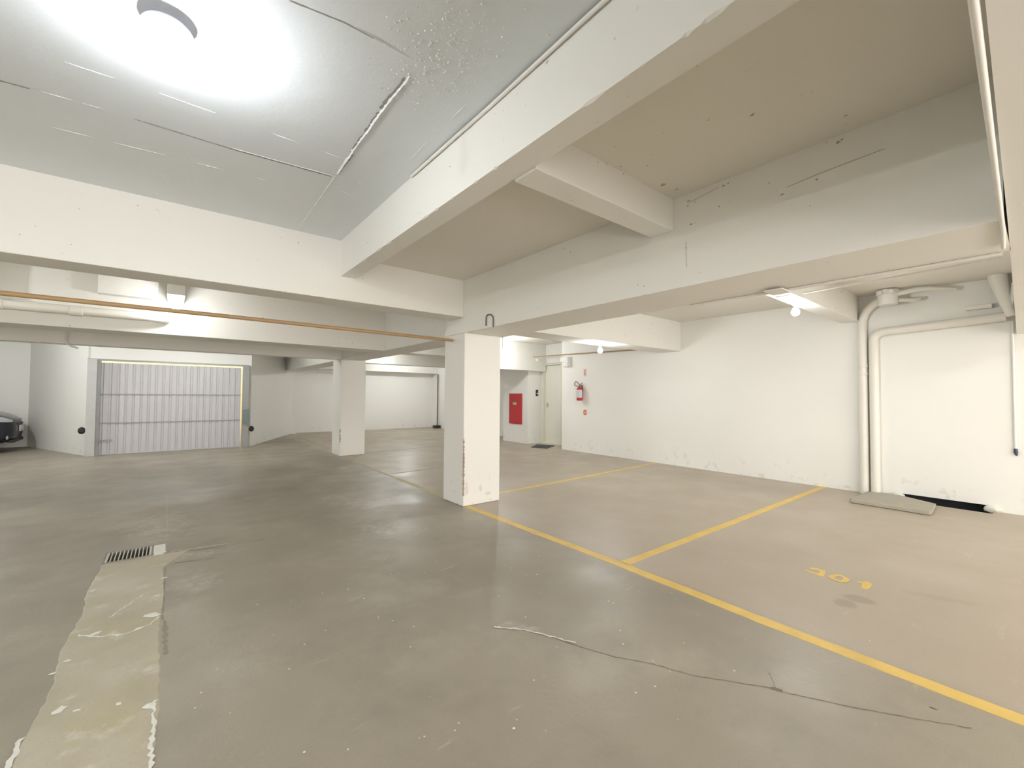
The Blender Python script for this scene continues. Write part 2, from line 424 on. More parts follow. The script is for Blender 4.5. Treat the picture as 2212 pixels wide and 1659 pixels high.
def chip_strip(par, x, y, z0, z1, wmax, label):
    bm = bmesh.new(); n = 46; pr = None
    for i in range(n + 1):
        z = z0 + (z1 - z0) * i / n
        e = 0 if i in (0, n) else random.random() ** 1.5
        a, b = wmax * (0.25 + e) * (0 if i in (0, n) else 1), wmax * (0.2 + e * 0.8) * (0 if i in (0, n) else 1)
        o = 0.0025
        cur = [bm.verts.new(p) for p in ((x - o, y + a, z), (x - o, y - o, z), (x + b, y - o, z))]
        if pr:
            bm.faces.new((pr[0], pr[1], cur[1], cur[0])); bm.faces.new((pr[1], pr[2], cur[2], cur[1]))
        pr = cur
    obj('chipped_edge', bm, m_brick, par, label=label)


chip_strip(p1, 2.88, 4.58, 0.13, 0.86, 0.020, 'brown exposed render along the chipped corner')
chip_strip(p2, 2.98, 10.0, 0.30, 0.62, 0.030, 'dark chipped mark on the corner')
# grey scuff patches at the foot of the near pillar
m_scuff = mat('scuffed_plaster', (0.76, 0.71, 0.655), 0.7, var=0.1, scale=20)
for (cx, cz, rx, rz) in ((2.925, 0.22, 0.028, 0.10), (3.14, 0.20, 0.03, 0.05), (3.26, 0.12, 0.05, 0.03)):
    bm = bmesh.new()
    vs = [bm.verts.new((cx + rx * math.cos(a) * random.uniform(.7, 1.1), 4.5785, cz + rz * math.sin(a) * random.uniform(.7, 1.1))) for a in [2 * PI * k / 12 for k in range(12)]]
    bm.faces.new(vs)
    obj('scuff', bm, m_scuff, p1, label='grey scuff mark near the foot')


# ---- ceiling relief: plaster seams on the gloss ceiling
def seam(path, w0, h, step=0.018, jit=0.5, name='plaster_seam', m=None, drop=0.0):
    bm = bmesh.new(); pr = None
    pts = []
    for a, b in zip(path, path[1:]):
        a, b = Vector(a), Vector(b); n = max(2, int((b - a).length / step))
        for i in range(n): pts.append(a + (b - a) * i / n)
    pts.append(Vector(path[-1]))
    N_ = len(pts); wob = 0
    for i, p in enumerate(pts):
        d = (pts[min(i + 1, N_ - 1)] - pts[max(i - 1, 0)]).normalized(); s = Vector((-d.y, d.x, 0))
        wob += random.uniform(-1, 1) * w0 * 0.25; wob *= 0.85
        e = min(1, i / 3, (N_ - 1 - i) / 3)
        ww = w0 * (1 - jit + jit * 2 * random.random()) * (0.15 + 0.85 * e); hh = h * (1 - jit + jit * random.random()) * e
        c = p + s * wob
        cur = [bm.verts.new((c.x - s.x * ww, c.y - s.y * ww, 3.0315)), bm.verts.new((c.x - s.x * ww * .2, c.y - s.y * ww * .2, 3.0295 - hh - drop)),
               bm.verts.new((c.x + s.x * ww, c.y + s.y * ww, 3.0315))]
        if pr:
            bm.faces.new((pr[0], pr[1], cur[1], cur[0])); bm.faces.new((pr[1], pr[2], cur[2], cur[1]))
        pr = cur
    return obj(name, bm, m or m_ceil, ceil, kind='structure')


m_gap = mat('crack_grime_and_shade', (0.36, 0.33, 0.30), 0.8, var=0.2, scale=20)  # one dark colour for crack grime and the shaded side of the seams


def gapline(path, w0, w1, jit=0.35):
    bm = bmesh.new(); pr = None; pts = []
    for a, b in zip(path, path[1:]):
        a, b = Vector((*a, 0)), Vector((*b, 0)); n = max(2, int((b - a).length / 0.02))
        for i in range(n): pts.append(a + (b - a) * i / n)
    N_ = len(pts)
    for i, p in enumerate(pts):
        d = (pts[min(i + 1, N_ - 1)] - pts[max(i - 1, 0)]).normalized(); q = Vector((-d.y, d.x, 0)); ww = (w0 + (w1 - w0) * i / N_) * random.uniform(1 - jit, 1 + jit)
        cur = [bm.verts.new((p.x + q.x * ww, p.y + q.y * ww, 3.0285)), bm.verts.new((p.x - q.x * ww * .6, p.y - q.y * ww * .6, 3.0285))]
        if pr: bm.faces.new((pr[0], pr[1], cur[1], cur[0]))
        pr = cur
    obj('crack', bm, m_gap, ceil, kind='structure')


def broken(path, w0, h, on=0.22, off=0.2):
    a, b = Vector(path[0]), Vector(path[-1]); L_ = (b - a).length; t = 0
    while t < L_:
        e = min(L_, t + random.uniform(.5, 1.5) * on)
        if e - t > 0.05: seam([a + (b - a) * t / L_, a + (b - a) * (t + e) / 2 / L_, a + (b - a) * e / L_], w0, h)
        t = e + random.uniform(.3, 1.6) * off


seam([(0.905, 1.98, 0), (0.900, 2.6, 0), (0.908, 3.25, 0)], 0.009, 0.010)
seam([(0.908, 3.25, 0), (0.925, 4.60, 0)], 0.004, 0.004)
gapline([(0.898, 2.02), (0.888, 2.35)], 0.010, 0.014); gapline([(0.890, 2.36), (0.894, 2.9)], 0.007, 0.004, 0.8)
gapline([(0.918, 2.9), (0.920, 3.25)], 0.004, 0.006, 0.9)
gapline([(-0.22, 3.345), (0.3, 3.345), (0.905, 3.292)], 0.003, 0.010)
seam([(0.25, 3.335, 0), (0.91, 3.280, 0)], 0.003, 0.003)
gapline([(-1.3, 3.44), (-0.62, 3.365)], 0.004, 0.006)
broken([(-0.6, 3.36, 0), (-0.25, 3.338, 0)], 0.003, 0.003, 0.12, 0.06)
broken([(-1.6, 3.03, 0), (-0.1, 2.97, 0)], 0.003, 0.003); broken([(-0.1, 2.97, 0), (0.88, 2.995, 0)], 0.003, 0.003)
broken([(-1.6, 3.86, 0), (0.52, 3.673, 0)], 0.003, 0.003)
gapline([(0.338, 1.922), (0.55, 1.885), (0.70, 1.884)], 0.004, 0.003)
seam([(0.60, 1.876, 0), (0.86, 1.89, 0)], 0.005, 0.005)
seam([(-0.378, 2.66, 0), (-0.34, 2.69, 0)], 0.010, 0.010, jit=0.3); seam([(-0.318, 2.705, 0), (-0.305, 2.73, 0)], 0.006, 0.010, jit=0.3)
seam([(0.09, 2.20, 0), (0.17, 2.15, 0)], 0.010, 0.010, jit=0.3)
broken([(1.24, 3.0, 0), (1.245, 2.0, 0)], 0.003, 0.003)
for k in range(9):
    a = random.uniform(0.92, 1.05); b = random.uniform(3.2, 4.1)
    seam([(a, b, 0), (a + random.uniform(0.02, 0.12), b + random.uniform(-0.05, 0.09), 0)], 0.006, 0.004)
bm = bmesh.new()
for k in range(420):                                            # rough plaster cluster where the boards meet
    x = random.gauss(0.98, 0.13); y = random.gauss(1.75, 0.20); r = random.uniform(0.003, 0.011)
    if x > 1.33: continue
    top = bm.verts.new((x, y, 3.029 - r * random.uniform(.25, .6)))
    ring = [bm.verts.new((x + r * math.cos(a) * random.uniform(.6, 1.6), y + r * math.sin(a), 3.0315)) for a in (0, 1.25, 2.5, 3.77, 5.0)]
    for i in range(5): bm.faces.new((ring[i], ring[(i + 1) % 5], top))
rp = obj('rough_plaster', bm, m_ceil, ceil, kind='stuff', smooth=True)

# ---- painted bay lines
def line(path, wd, m, label, group=None, worn=True):
    bm = bmesh.new(); pr = None; pts = []
    for a, b in zip(path, path[1:]):
        a, b = Vector((*a, 0)), Vector((*b, 0)); n = max(2, int((b - a).length / 0.05))
        for i in range(n): pts.append(a + (b - a) * i / n)
    pts.append(Vector((*path[-1], 0)))
    for i, p in enumerate(pts):
        d = (pts[min(i + 1, len(pts) - 1)] - pts[max(i - 1, 0)]).normalized(); s = Vector((-d.y, d.x, 0)) * wd / 2
        j1, j2 = (random.uniform(.93, 1.05), random.uniform(.93, 1.05)) if worn else (1, 1)
        a, b = p + s * j1, p - s * j2
        cur = [bm.verts.new((a.x, a.y, 0.0015)), bm.verts.new((b.x, b.y, 0.0015)), bm.verts.new((b.x, b.y, -0.001)), bm.verts.new((a.x, a.y, -0.001))]
        if pr:
            for k in range(4): bm.faces.new((pr[k], pr[(k + 1) % 4], cur[(k + 1) % 4], cur[k]))
        else: bm.faces.new(cur[::-1])
        pr = cur
    bm.faces.new(pr)
    return obj('parking_line', bm, m, label=label, cat='floor marking', group=group)


line([(2.93, 0.0), (2.925, 1.1), (2.95, 2.2), (2.93, 4.57)], 0.095, m_yel, 'long yellow painted line running from the near pillar to the right foreground')
line([(2.94, 5.10), (2.965, 5.9), (2.97, 6.9)], 0.08, m_yelw, 'worn yellow line just behind the near pillar towards the far pillar')
line([(2.97, 6.95), (2.99, 9.0), (3.0, 9.98)], 0.07, m_yelf, 'faded stretch of line ending at the foot of the far pillar')
line([(3.15, 10.65), (3.2, 12.4), (3.25, 15.6)], 0.08, m_yelf, 'faded line from the far pillar to the angled wall corner')
line([(2.99, 2.225), (5.0, 2.205), (8.04, 2.20)], 0.085, m_yel, 'yellow cross line nearest, left of the painted number')
line([(3.46, 4.90), (5.5, 5.01), (8.04, 5.16)], 0.075, m_yel, 'yellow cross line running from the near pillar to the right wall')
line([(3.05, 7.25), (5.66, 7.50), (8.04, 7.68)], 0.07, m_yelf, 'very faded cross line ending at the wall near the door mat')
line([(3.56, 10.15), (5.9, 10.5), (8.1, 10.75)], 0.07, m_yelf, 'very faded cross line starting behind the far pillar')

num = empty('painted_number', (4.08, 1.03, 0), 'small yellow stencilled 301 painted on the floor of the near bay', 'floor number')


def flat(pts, z=0.0018, hole=None):
    bm = bmesh.new()
    if not hole:
        prism(bm, pts, -0.001, z); return bm
    n = 24

    def res(pl):
        out = []; L_ = [math.dist(pl[i], pl[(i + 1) % len(pl)]) for i in range(len(pl))]; tot = sum(L_)
        for k in range(n):
            t = tot * k / n; i = 0
            while t > L_[i]: t -= L_[i]; i += 1
            a, b = pl[i], pl[(i + 1) % len(pl)]; f = t / L_[i]; out.append((a[0] + (b[0] - a[0]) * f, a[1] + (b[1] - a[1]) * f))
        return out
    o_, h_ = res(pts), res(hole)
    ov = [bm.verts.new((*p, z)) for p in o_]; hv = [bm.verts.new((*p, z)) for p in h_]
    for k in range(n): bm.faces.new((ov[k], ov[(k + 1) % n], hv[(k + 1) % n], hv[k]))
    return bm


three = [(4.144, 1.23), (4.174, 1.188), (4.155, 1.165), (4.175, 1.134), (4.119, 1.123), (4.038, 1.108), (4.008, 1.116), (4.008, 1.141), (4.026, 1.234), (4.049, 1.234), (4.05, 1.2), (4.042, 1.167), (4.058, 1.146), (4.116, 1.159), (4.13, 1.18), (4.111, 1.22)]
zo = [(4.044, 1.085), (4.095, 1.082), (4.15, 1.059), (4.175, 1.032), (4.143, 1.001), (4.126, 0.971), (4.091, 0.955), (4.035, 0.96), (4.002, 0.983), (3.991, 1.011), (3.997, 1.034), (4.017, 1.061)]
zi = [(4.057, 1.045), (4.099, 1.042), (4.126, 1.029), (4.117, 1.006), (4.083, 0.996), (4.042, 1.0), (4.027, 1.016), (4.033, 1.035)]
one = [(4.104, 0.92), (4.129, 0.912), (4.141, 0.892), (4.18, 0.866), (4.148, 0.835), (4.095, 0.83), (4.016, 0.833), (3.998, 0.851), (4.006, 0.872), (4.061, 0.877), (4.106, 0.888)]
for p, h in ((three, None), (zo, zi), (one, None)): obj('digit', flat(p, 0.0018, h), m_yel, num)

# ---- repaired trench strip, cracks and plaster splashes
bm = bmesh.new(); pr = None
for i in range(140):
    y = 4.80 - (4.80 + 1.0) * i / 139
    a = -0.432 + random.uniform(-.006, .006) + 0.012 * math.sin(y * 7); b = -0.024 + random.uniform(-.004, .004) + 0.008 * math.sin(y * 5 + 1)
    if y > 4.45: b += (y - 4.45) * 0.5
    cur = [bm.verts.new((a, y, 0.0)), bm.verts.new((a + .006, y, 0.0022)), bm.verts.new((b - .006, y, 0.0022)), bm.verts.new((b, y, 0.0))]
    if pr:
        for k in range(3): bm.faces.new((pr[k], pr[k + 1], cur[k + 1], cur[k]))
    pr = cur
obj('concrete_patch', bm, m_patch, floor, kind='structure')


def crack(path, wd, z=0.0016, m=None, name='crack', amp=0.006):
    bm = bmesh.new(); pr = None; pts = []
    for a, b in zip(path, path[1:]):
        a, b = Vector((*a, 0)), Vector((*b, 0)); n = max(2, int((b - a).length / 0.02))
        for i in range(n): pts.append(a + (b - a) * i / n)
    for i, p in enumerate(pts):
        d = (pts[min(i + 1, len(pts) - 1)] - pts[max(i - 1, 0)]).normalized(); s = Vector((-d.y, d.x, 0))
        c = p + s * random.uniform(-amp, amp) * .5; ww = wd * random.uniform(.3, 1.0)
        cur = [bm.verts.new((c.x + s.x * ww, c.y + s.y * ww, z)), bm.verts.new((c.x - s.x * ww, c.y - s.y * ww, z))]
        if pr: bm.faces.new((pr[0], pr[1], cur[1], cur[0]))
        pr = cur
    return obj(name, bm, m or m_crack, floor, kind='structure')


ck = [(1.74, 1.845), (1.815, 1.624), (1.89, 1.461), (1.986, 1.325), (2.079, 1.122), (2.288, 0.843), (2.308, 0.787), (2.445, 0.555), (2.544, 0.414), (2.70, 0.2)]
crack(ck, 0.0028)
crack([(2.285, 0.85), (2.30, 0.825), (2.312, 0.785)], 0.012, 0.0018)
crack([(2.30, 0.83), (2.36, 0.87), (2.42, 0.91)], 0.0025)
crack([(2.72, 0.35), (2.73, 0.30)], 0.006)
crack([(0.04, 4.50), (0.17, 4.47), (0.33, 4.42)], 0.006)
crack([(0.01, 4.80), (0.19, 4.75), (0.5, 4.72), (0.75, 4.70)], 0.005)
crack([(-0.018, 4.40), (-0.02, 3.4)], 0.007, m=m_groove_shade)  # dark strip paints the shadowed line along the patch's right edge
crack([(-0.010, 3.4), (0.0, 2.95)], 0.016, m=m_groove_shade)  # wider end of the same painted edge shadow
crack([(-0.04, 7.6), (-0.025, 6.3), (-0.017, 5.25)], 0.006, m=m_patch)
for pth, wd in (([(-0.035, 2.55), (-0.035, 2.0), (-0.03, 1.4)], 0.010), ([(-0.45, 2.60), (-0.45, 2.35)], 0.012),
                ([(-0.40, 3.50), (-0.30, 3.40), (-0.18, 3.35), (-0.08, 3.40), (-0.03, 3.5)], 0.008), ([(-0.28, 3.65), (-0.12, 3.95)], 0.005),
                ([(0.02, 4.84), (0.2, 4.80), (0.45, 4.78)], 0.008), ([(1.55, 2.10), (1.66, 1.98), (1.76, 1.80), (1.82, 1.66)], 0.008), ([(-0.42, 4.22), (-0.39, 4.20)], 0.03)):
    crack(pth, wd, 0.0034, m_plast, 'plaster_splash', 0.012)
bm = bmesh.new()


def blob(x, y, r, z=0.0035, e=1.0):
    ang = random.random() * 3
    vs = []
    for k in range(9):
        a = 2 * PI * k / 9; rr = r * random.uniform(.65, 1.15)
        px, py = rr * math.cos(a) * e, rr * math.sin(a)
        vs.append(bm.verts.new((x + px * math.cos(ang) - py * math.sin(ang), y + px * math.sin(ang) + py * math.cos(ang), z)))
    t = bm.verts.new((x, y, z + r * 0.12))
    for k in range(9): bm.faces.new((vs[k], vs[(k + 1) % 9], t))


for x, y, r in ((-0.07, 3.53, 0.036), (-0.32, 3.46, 0.020), (-0.22, 3.36, 0.014), (-0.13, 3.38, 0.018), (-0.36, 2.73, 0.022), (-0.30, 2.68, 0.010), (-0.02, 4.18, 0.016),
                (-0.40, 3.2, 0.012), (-0.05, 2.52, 0.02), (-0.44, 3.1, 0.012), (-0.06, 3.85, 0.012), (-0.16, 2.62, 0.010)): blob(x, y, r, e=1.4)
for k in range(90):
    x, y = random.uniform(0.1, 2.9), random.uniform(0.9, 4.6)
    blob(x, y, random.uniform(0.0025, 0.0065), 0.001)
for k in range(40): blob(random.uniform(3, 7.5), random.uniform(0.5, 7), random.uniform(0.002, 0.006), 0.001)
obj('plaster_splash', bm, m_plast, floor, kind='stuff')

# ================================================================== DRAIN GRATE
g = empty('drain_grate', (-0.266, 4.985, 0), 'slotted metal drain grate set in the floor at left', 'drain')
fw = 0.016
obj('frame', B((GX0 - .004, GX1 + .004, GY0 - .004, GY0 + fw, -0.03, 0.003), (GX0 - .004, GX1 + .004, GY1 - fw, GY1 + .004, -0.03, 0.003),
               (GX0 - .004, GX0 + .008, GY0 + fw, GY1 - fw, -0.03, 0.003), (GX1 - .008, GX1 + .004, GY0 + fw, GY1 - fw, -0.03, 0.003)), mat('rusty_drain_frame', (0.30, 0.27, 0.22), 0.7, var=.2, scale=20), g)
n = 12
for k in range(n):
    x = GX0 + 0.018 + (GX1 - GX0 - 0.036) * k / (n - 1); wd = 0.008 if k in (0, n - 1) else 0.0035
    obj('bar', B((x - wd, x + wd, GY0 + fw, GY1 - fw, -0.022, 0.001)), m_grate, g)
obj('sump', B((GX0, GX1, GY0, GY1, -0.26, -0.25)), m_hole, g)
bm = B((-0.100, -0.020, 4.86, 5.10, -0.001, 0.006)); bx(bm, -0.095, -0.035, 4.80, 4.845, -0.001, 0.005)
for v in bm.verts: v.co.x += random.uniform(-.01, .01); v.co.y += random.uniform(-.015, .015)
obj('plaster_lump', bm, m_plast, label='white lump of plaster stuck on the floor beside the drain grate', cat='plaster', bevel=0.002)

# ================================================================== SLAB + TRENCH
bm = bmesh.new(); prism(bm, [(7.12, 1.645), (7.115, 0.885), (7.19, 0.87), (7.70, 0.895), (7.985, 1.31), (7.96, 1.60), (7.2, 1.67)], 0.004, 0.052)
obj('concrete_slab', bm, m_slab, bevel=0.006, label='loose grey concrete slab lying on the floor by the right wall', cat='slab')
tr = obj('floor_trench', B((TX0, TX1, TY0, TY1, -0.29, -0.27), (TX1 - .02, TX1, TY0, TY1, -0.27, 0.064), (TX0, TX0 + .012, TY0, TY1, -0.27, -0.004)), m_trough,
         label='dark open gutter along the foot of the right wall, beside the slab', cat='gutter')
for y, s in ((0.425, 0.075), (1.31, 0.07)):
    bm = bmesh.new(); bmesh.ops.create_icosphere(bm, subdivisions=2, radius=s)
    for v in bm.verts: v.co = Vector((v.co.x * .8, v.co.y * 1.1, v.co.z * .75)) * random.uniform(.85, 1.1) + Vector((XR - 0.015, y, 0.025))
    obj('broken_render', bm, m_plast, tr)


# ================================================================== LAMPS
def lamp(x, y, z, label, power, drop=0.10, base='disc', R=0.045):
    """z = height of the mounting surface"""
    t = empty('ceiling_lamp', (x, y, z), label, 'lamp', 'bare bulb lamps')
    zb = z
    if base == 'plate':
        obj('mounting_plate', B((x - .40, x + .12, y - .07, y + .07, z - .006, z)), m_cond, t, bevel=.002)
        zb -= .006
    bm = bmesh.new(); lathe(bm, [(0.020, 0), (0.058, -0.002), (0.060, -0.012), (0.036, -0.020), (0.030, -0.045), (0.022, -0.050)], (x, y, zb))
    obj('lamp_holder', bm, m_cond, t, smooth=True)
    zc = zb - 0.05
    bm = bmesh.new(); lathe(bm, [(0.013, 0), (0.016, -0.02), (R * .7, -0.04), (R, -0.072), (R * .92, -0.095), (R * .6, -0.115), (0.004, -0.122)], (x, y, zc))
    b = obj('bulb', bm, m_bulb, t, smooth=True)
    l = bpy.data.lights.new('bulb_light', 'POINT'); l.energy = power * LAMP; l.color = (0.945, 0.985, 1.0); l.shadow_soft_size = R + 0.008
    lo = bpy.data.objects.new('bulb_light', l); C.objects.link(lo); lo.location = (x, y, zc - 0.075)
    lo.parent = t; lo.matrix_parent_inverse = t.matrix_basis.inverted()
    return t


P = 33
# big lamp overhead: wide saucer around the holder
t = empty('ceiling_lamp', (-0.055, 2.36, 3.03), 'large round saucer lamp with bright bulb on the ceiling above at upper left', 'lamp', 'bare bulb lamps')
bm = bmesh.new(); lathe(bm, [(0.028, 0), (0.032, -0.030), (0.030, -0.036)], (-0.055, 2.36, 3.03)); obj('stem', bm, m_cond, t, smooth=True)
bm = bmesh.new(); lathe(bm, [(0.028, -0.030), (0.085, -0.034), (0.092, -0.046), (0.086, -0.054), (0.03, -0.050)], (-0.055, 2.36, 3.03), n=40); obj('saucer', bm, mat('lamp_saucer', (0.62, 0.61, 0.72), 0.4), t, smooth=True)
bm = bmesh.new(); lathe(bm, [(0.026, -0.050), (0.026, -0.115), (0.022, -0.128)], (-0.055, 2.36, 3.03)); obj('lamp_holder', bm, m_cond, t, smooth=True)
bm = bmesh.new(); lathe(bm, [(0.014, -0.128), (0.030, -0.148), (0.048, -0.185), (0.046, -0.213), (0.028, -0.236), (0.004, -0.243)], (-0.055, 2.36, 3.03)); obj('bulb', bm, m_bulb, t, smooth=True)
l = bpy.data.lights.new('bulb_light', 'POINT'); l.energy = 29 * LAMP; l.color = (0.93, 0.965, 1.0); l.shadow_soft_size = 0.055
lo = bpy.data.objects.new('bulb_light', l); C.objects.link(lo); lo.location = (-0.055, 2.36, 2.835); lo.parent = t; lo.matrix_parent_inverse = t.matrix_basis.inverted()

bx2 = obj('lamp_box', B((-0.09, 0.09, 6.80, 7.438, 2.64, 2.83)), m_cond, bevel=.006, label='white box fixed to the beam above the lamp over the brown pipe', cat='box')
lamp(0.0, 6.90, 2.64, 'lamp with bright bulb under a white box by the big drain pipe', 6.5, R=0.05)
lamp(-3.0, 6.3, 2.95, 'added unseen lamp on the ceiling between the beams beyond the left frame edge', 45)  # added out of view to lighten the left of the beam face
lamp(5.76, 1.83, 2.55, 'lamp with bright bulb on a white plate, rightmost, near the wall pipes', P, base='plate')
lamp(5.84, 4.85, 2.33, 'lamp with bright bulb above the wall left of the cross beam, over the fire extinguisher', P)
rl = lamp(6.61, 8.70, 2.60, 'lamp with bright bulb half hidden by the right edge of the near pillar', 36)
obj('drop_rod', T(([(6.61, 8.70, 2.60), (6.61, 8.70, 2.92)], 0.014, 10)), m_cond, rl, smooth=True)
fl = lamp(4.83, 12.0, 2.54, 'lamp with bright bulb farthest away, between the two pillars', 15)
obj('drop_rod', T(([(4.83, 12.0, 2.54), (4.83, 12.0, 2.92)], 0.014, 10)), m_cond, fl, smooth=True)
lamp(5.76, -1.9, 2.92, 'lamp on the ceiling behind the near cross beam', 35)
lamp(-0.5, -2.2, 3.03, 'lamp on the ceiling behind the camera', 40)
lamp(-3.6, 12.2, 2.95, 'added unseen fill lamp on the ceiling over the parked car side', 130)  # fill lamp added out of view for the dim far left side
lamp(6.9, 14.9, 2.92, 'added hidden fill lamp on the ceiling in the far right corner bay', 70)  # fill added behind the far beam to brighten the back wall
lamp(0.3, 11.2, 2.95, 'added hidden fill lamp on the ceiling in front of the gate', 62)  # put in behind the beam, out of sight, to brighten the gate area
lamp(-5.2, 3.0, 3.03, 'added unseen fill lamp on the ceiling far to the left', 150)  # added outside the frame to light the near pillar's left face

# ================================================================== PIPES, LEFT
obj('gas_pipe', T(([(-7.3, 4.86, 2.145), (-3, 4.86, 2.145), (0.4, 4.86, 2.14), (2.86, 4.86, 2.125)], 0.019, 12)), m_brown, smooth=True,
    label='long ochre brown pipe running under the left beam to the near pillar', cat='pipe')
dp = obj('drain_pipe', T(([(-7.3, 7.22, 2.375), (-2, 7.22, 2.375), (-0.42, 7.22, 2.385), (-0.28, 7.235, 2.39), (-0.18, 7.28, 2.39), (-0.12, 7.35, 2.39), (-0.11, 7.43, 2.39)], 0.055, 20)), m_pipe, smooth=True,
         label='fat white drain pipe along the beam at left, elbow end beside the lamp', cat='pipe')
for x0, x1 in ((-0.98, -0.87), (-1.62, -1.50)):
    bm = bmesh.new(); lathe(bm, [(0.056, x0), (0.062, x0 + .006), (0.062, x1 - .006), (0.056, x1)], (0, 7.22, 2.378), 24, 'X'); obj('coupling', bm, m_pipe, dp, smooth=True)
obj('conduit', T(([(-7.3, 7.38, 2.475), (-1.55, 7.38, 2.475), (-1.30, 7.40, 2.455), (-1.28, 7.44, 2.455)], 0.014, 10)), m_pipe, smooth=True,
    label='thin white conduit just above the fat drain pipe at far left', cat='conduit')
bxx = obj('cable_duct_box', B((-0.765, -0.185, 7.30, 7.438, 2.645, 2.93)), m_cond, bevel=.004, label='long white box on the beam face left of the box lamp', cat='box')
for z, w_ in ((2.70, 'lowest'), (2.77, 'middle'), (2.84, 'topmost')):
    bm = bmesh.new(); lathe(bm, [(0.010, -0.004), (0.011, 0.0)], (-0.145, 7.437, z), 10, 'Y')
    obj('beam_bolt', bm, m_cond, label=w_ + ' of three small white bolt heads beside the lamp box', cat='bolt', group='bolt heads between the boxes')
obj('beam_bracket', B((-7.3, -1.62, 7.25, 7.438, 2.50, 2.93)), m_beam, bevel=.004, label='grey-white boxed casing at the far left end of the beam face', cat='casing')
obj('conduit', T(([(-1.386, 9.975, 2.94), (-1.386, 9.975, 2.24), (-1.37, 9.97, 2.19), (-1.32, 9.965, 2.16), (-1.25, 9.96, 2.135)], 0.016, 10)), m_cond, smooth=True,
    label='short white conduit dropping down the beam face above the left gate post', cat='conduit')
# hooked cable near the near pillar
obj('hooked_cable', T(([(2.868, 4.10, 2.225), (2.868, 4.10, 2.30), (2.868, 4.095, 2.335), (2.868, 4.06, 2.352), (2.868, 4.0, 2.342), (2.868, 3.965, 2.315), (2.868, 3.955, 2.28), (2.868, 3.955, 2.19)], 0.007, 8)), m_dark, smooth=True,
    label='dark hooked cable on the beam face right above the near pillar', cat='cable')
# conduit along the lit beam and along the near beam edge
obj('conduit', T(([(1.34, 0.2, 3.012), (1.338, 1.2, 3.012), (1.343, 1.9, 3.010), (1.338, 2.5, 3.012), (1.342, 2.9, 3.02)], 0.010, 10)), m_cond, smooth=True,
    label='thin white cable along the top of the brightly lit beam', cat='conduit')
obj('conduit', T(([(0.6, 0.062, 2.21), (1.2, 0.075, 2.205), (3.0, 0.108, 2.190), (3.35, 0.12, 2.186)], 0.0085, 10)), m_cond, smooth=True,
    label='white conduit on the beam edge at the upper right corner', cat='conduit')

# ================================================================== PIPES, RIGHT WALL
sp = obj('wall_downpipe', T((arc_path((7.985, 1.675, 0.0), (7.985, 1.675, 2.72), (7.84, 1.42, 2.80), 0.26), 0.054, 20)), m_pipe, smooth=True,
         label='white vertical pipe on the right wall, left one of the pair, bent at its top', cat='pipe')
for z in (1.76, 1.87):
    bm = bmesh.new(); lathe(bm, [(0.055, -0.014), (0.060, -0.010), (0.060, 0.010), (0.055, 0.014)], (7.985, 1.675, z), 22); obj('coupling', bm, m_pipe, sp, smooth=True)
obj('wall_downpipe', T((arc_path((7.985, 1.548, 0.0), (7.985, 1.548, 2.355), (7.985, 0.28, 2.42), 0.13), 0.056, 20)), m_pipe, smooth=True,
    label='white vertical pipe on the right wall turning right into a long horizontal run', cat='pipe')
tb = empty('drain_trap', (7.80, 1.36, 2.80), 'round white drain trap under the ceiling above the pair of wall pipes', 'drain trap')
bm = bmesh.new(); lathe(bm, [(0.10, 0.115), (0.125, 0.11), (0.125, 0.05), (0.112, 0.045), (0.108, -0.085), (0.10, -0.095)], (7.78, 1.345, 2.80), 32); obj('body', bm, m_cond, tb, smooth=True)
for dy in (0.06, -0.06):
    bm = bmesh.new(); lathe(bm, [(0.030, -0.03), (0.026, -0.034), (0.030, 0.04)], (7.66, 1.345 + dy, 2.865), 16, 'X'); obj('cap', bm, m_cond, tb, smooth=True)
obj('spout', T(([(7.78, 1.25, 2.845), (7.80, 1.05, 2.87), (7.86, 0.95, 2.875), (7.95, 0.70, 2.835)], [0.034, 0.034, 0.032, 0.024], 14)), m_pipe, tb, smooth=True)
obj('side_spout', T(([(7.80, 1.24, 2.76), (7.86, 1.10, 2.745), (7.93, 1.04, 2.765)], 0.026, 12)), m_pipe, tb, smooth=True)
bm = bmesh.new(); tube(bm, [(7.86, 0.335, 3.02), (7.86, 0.335, 2.88), (7.88, 0.300, 2.68), (7.91, 0.258, 2.50), (7.94, 0.235, 2.42)], [0.085, 0.085, 0.062, 0.046, 0.042], 20)
yf = obj('drain_fitting', bm, m_pipe, smooth=True, label='tapering white drain funnel at the top of the right wall near the frame edge', cat='pipe')
obj('branch', T(([(7.84, 0.205, 2.80), (7.87, 0.218, 2.66), (7.91, 0.240, 2.50)], 0.022, 12)), m_pipe, yf, smooth=True)
obj('wall_stub', B((7.975, 8.048, 0.39, 0.62, 2.545, 2.60)), m_pipe, bevel=.008, label='short white capped stub above the horizontal wall pipe', cat='pipe')
sc = obj('switch_conduit', T(([(8.035, 0.232, 2.36), (8.035, 0.232, 0.80)], 0.012, 10)), m_cond, smooth=True, label='thin white conduit with a dark switch end at the far right of the wall', cat='conduit')
bm = bmesh.new(); tube(bm, [(8.032, 0.232, 0.80), (8.03, 0.230, 0.75), (8.02, 0.225, 0.715)], [0.016, 0.018, 0.008], 12)
obj('switch', bm, mat('dark_blue_plastic', (0.05, 0.05, 0.12), 0.5), sc, smooth=True, label='dark blue dangling switch')
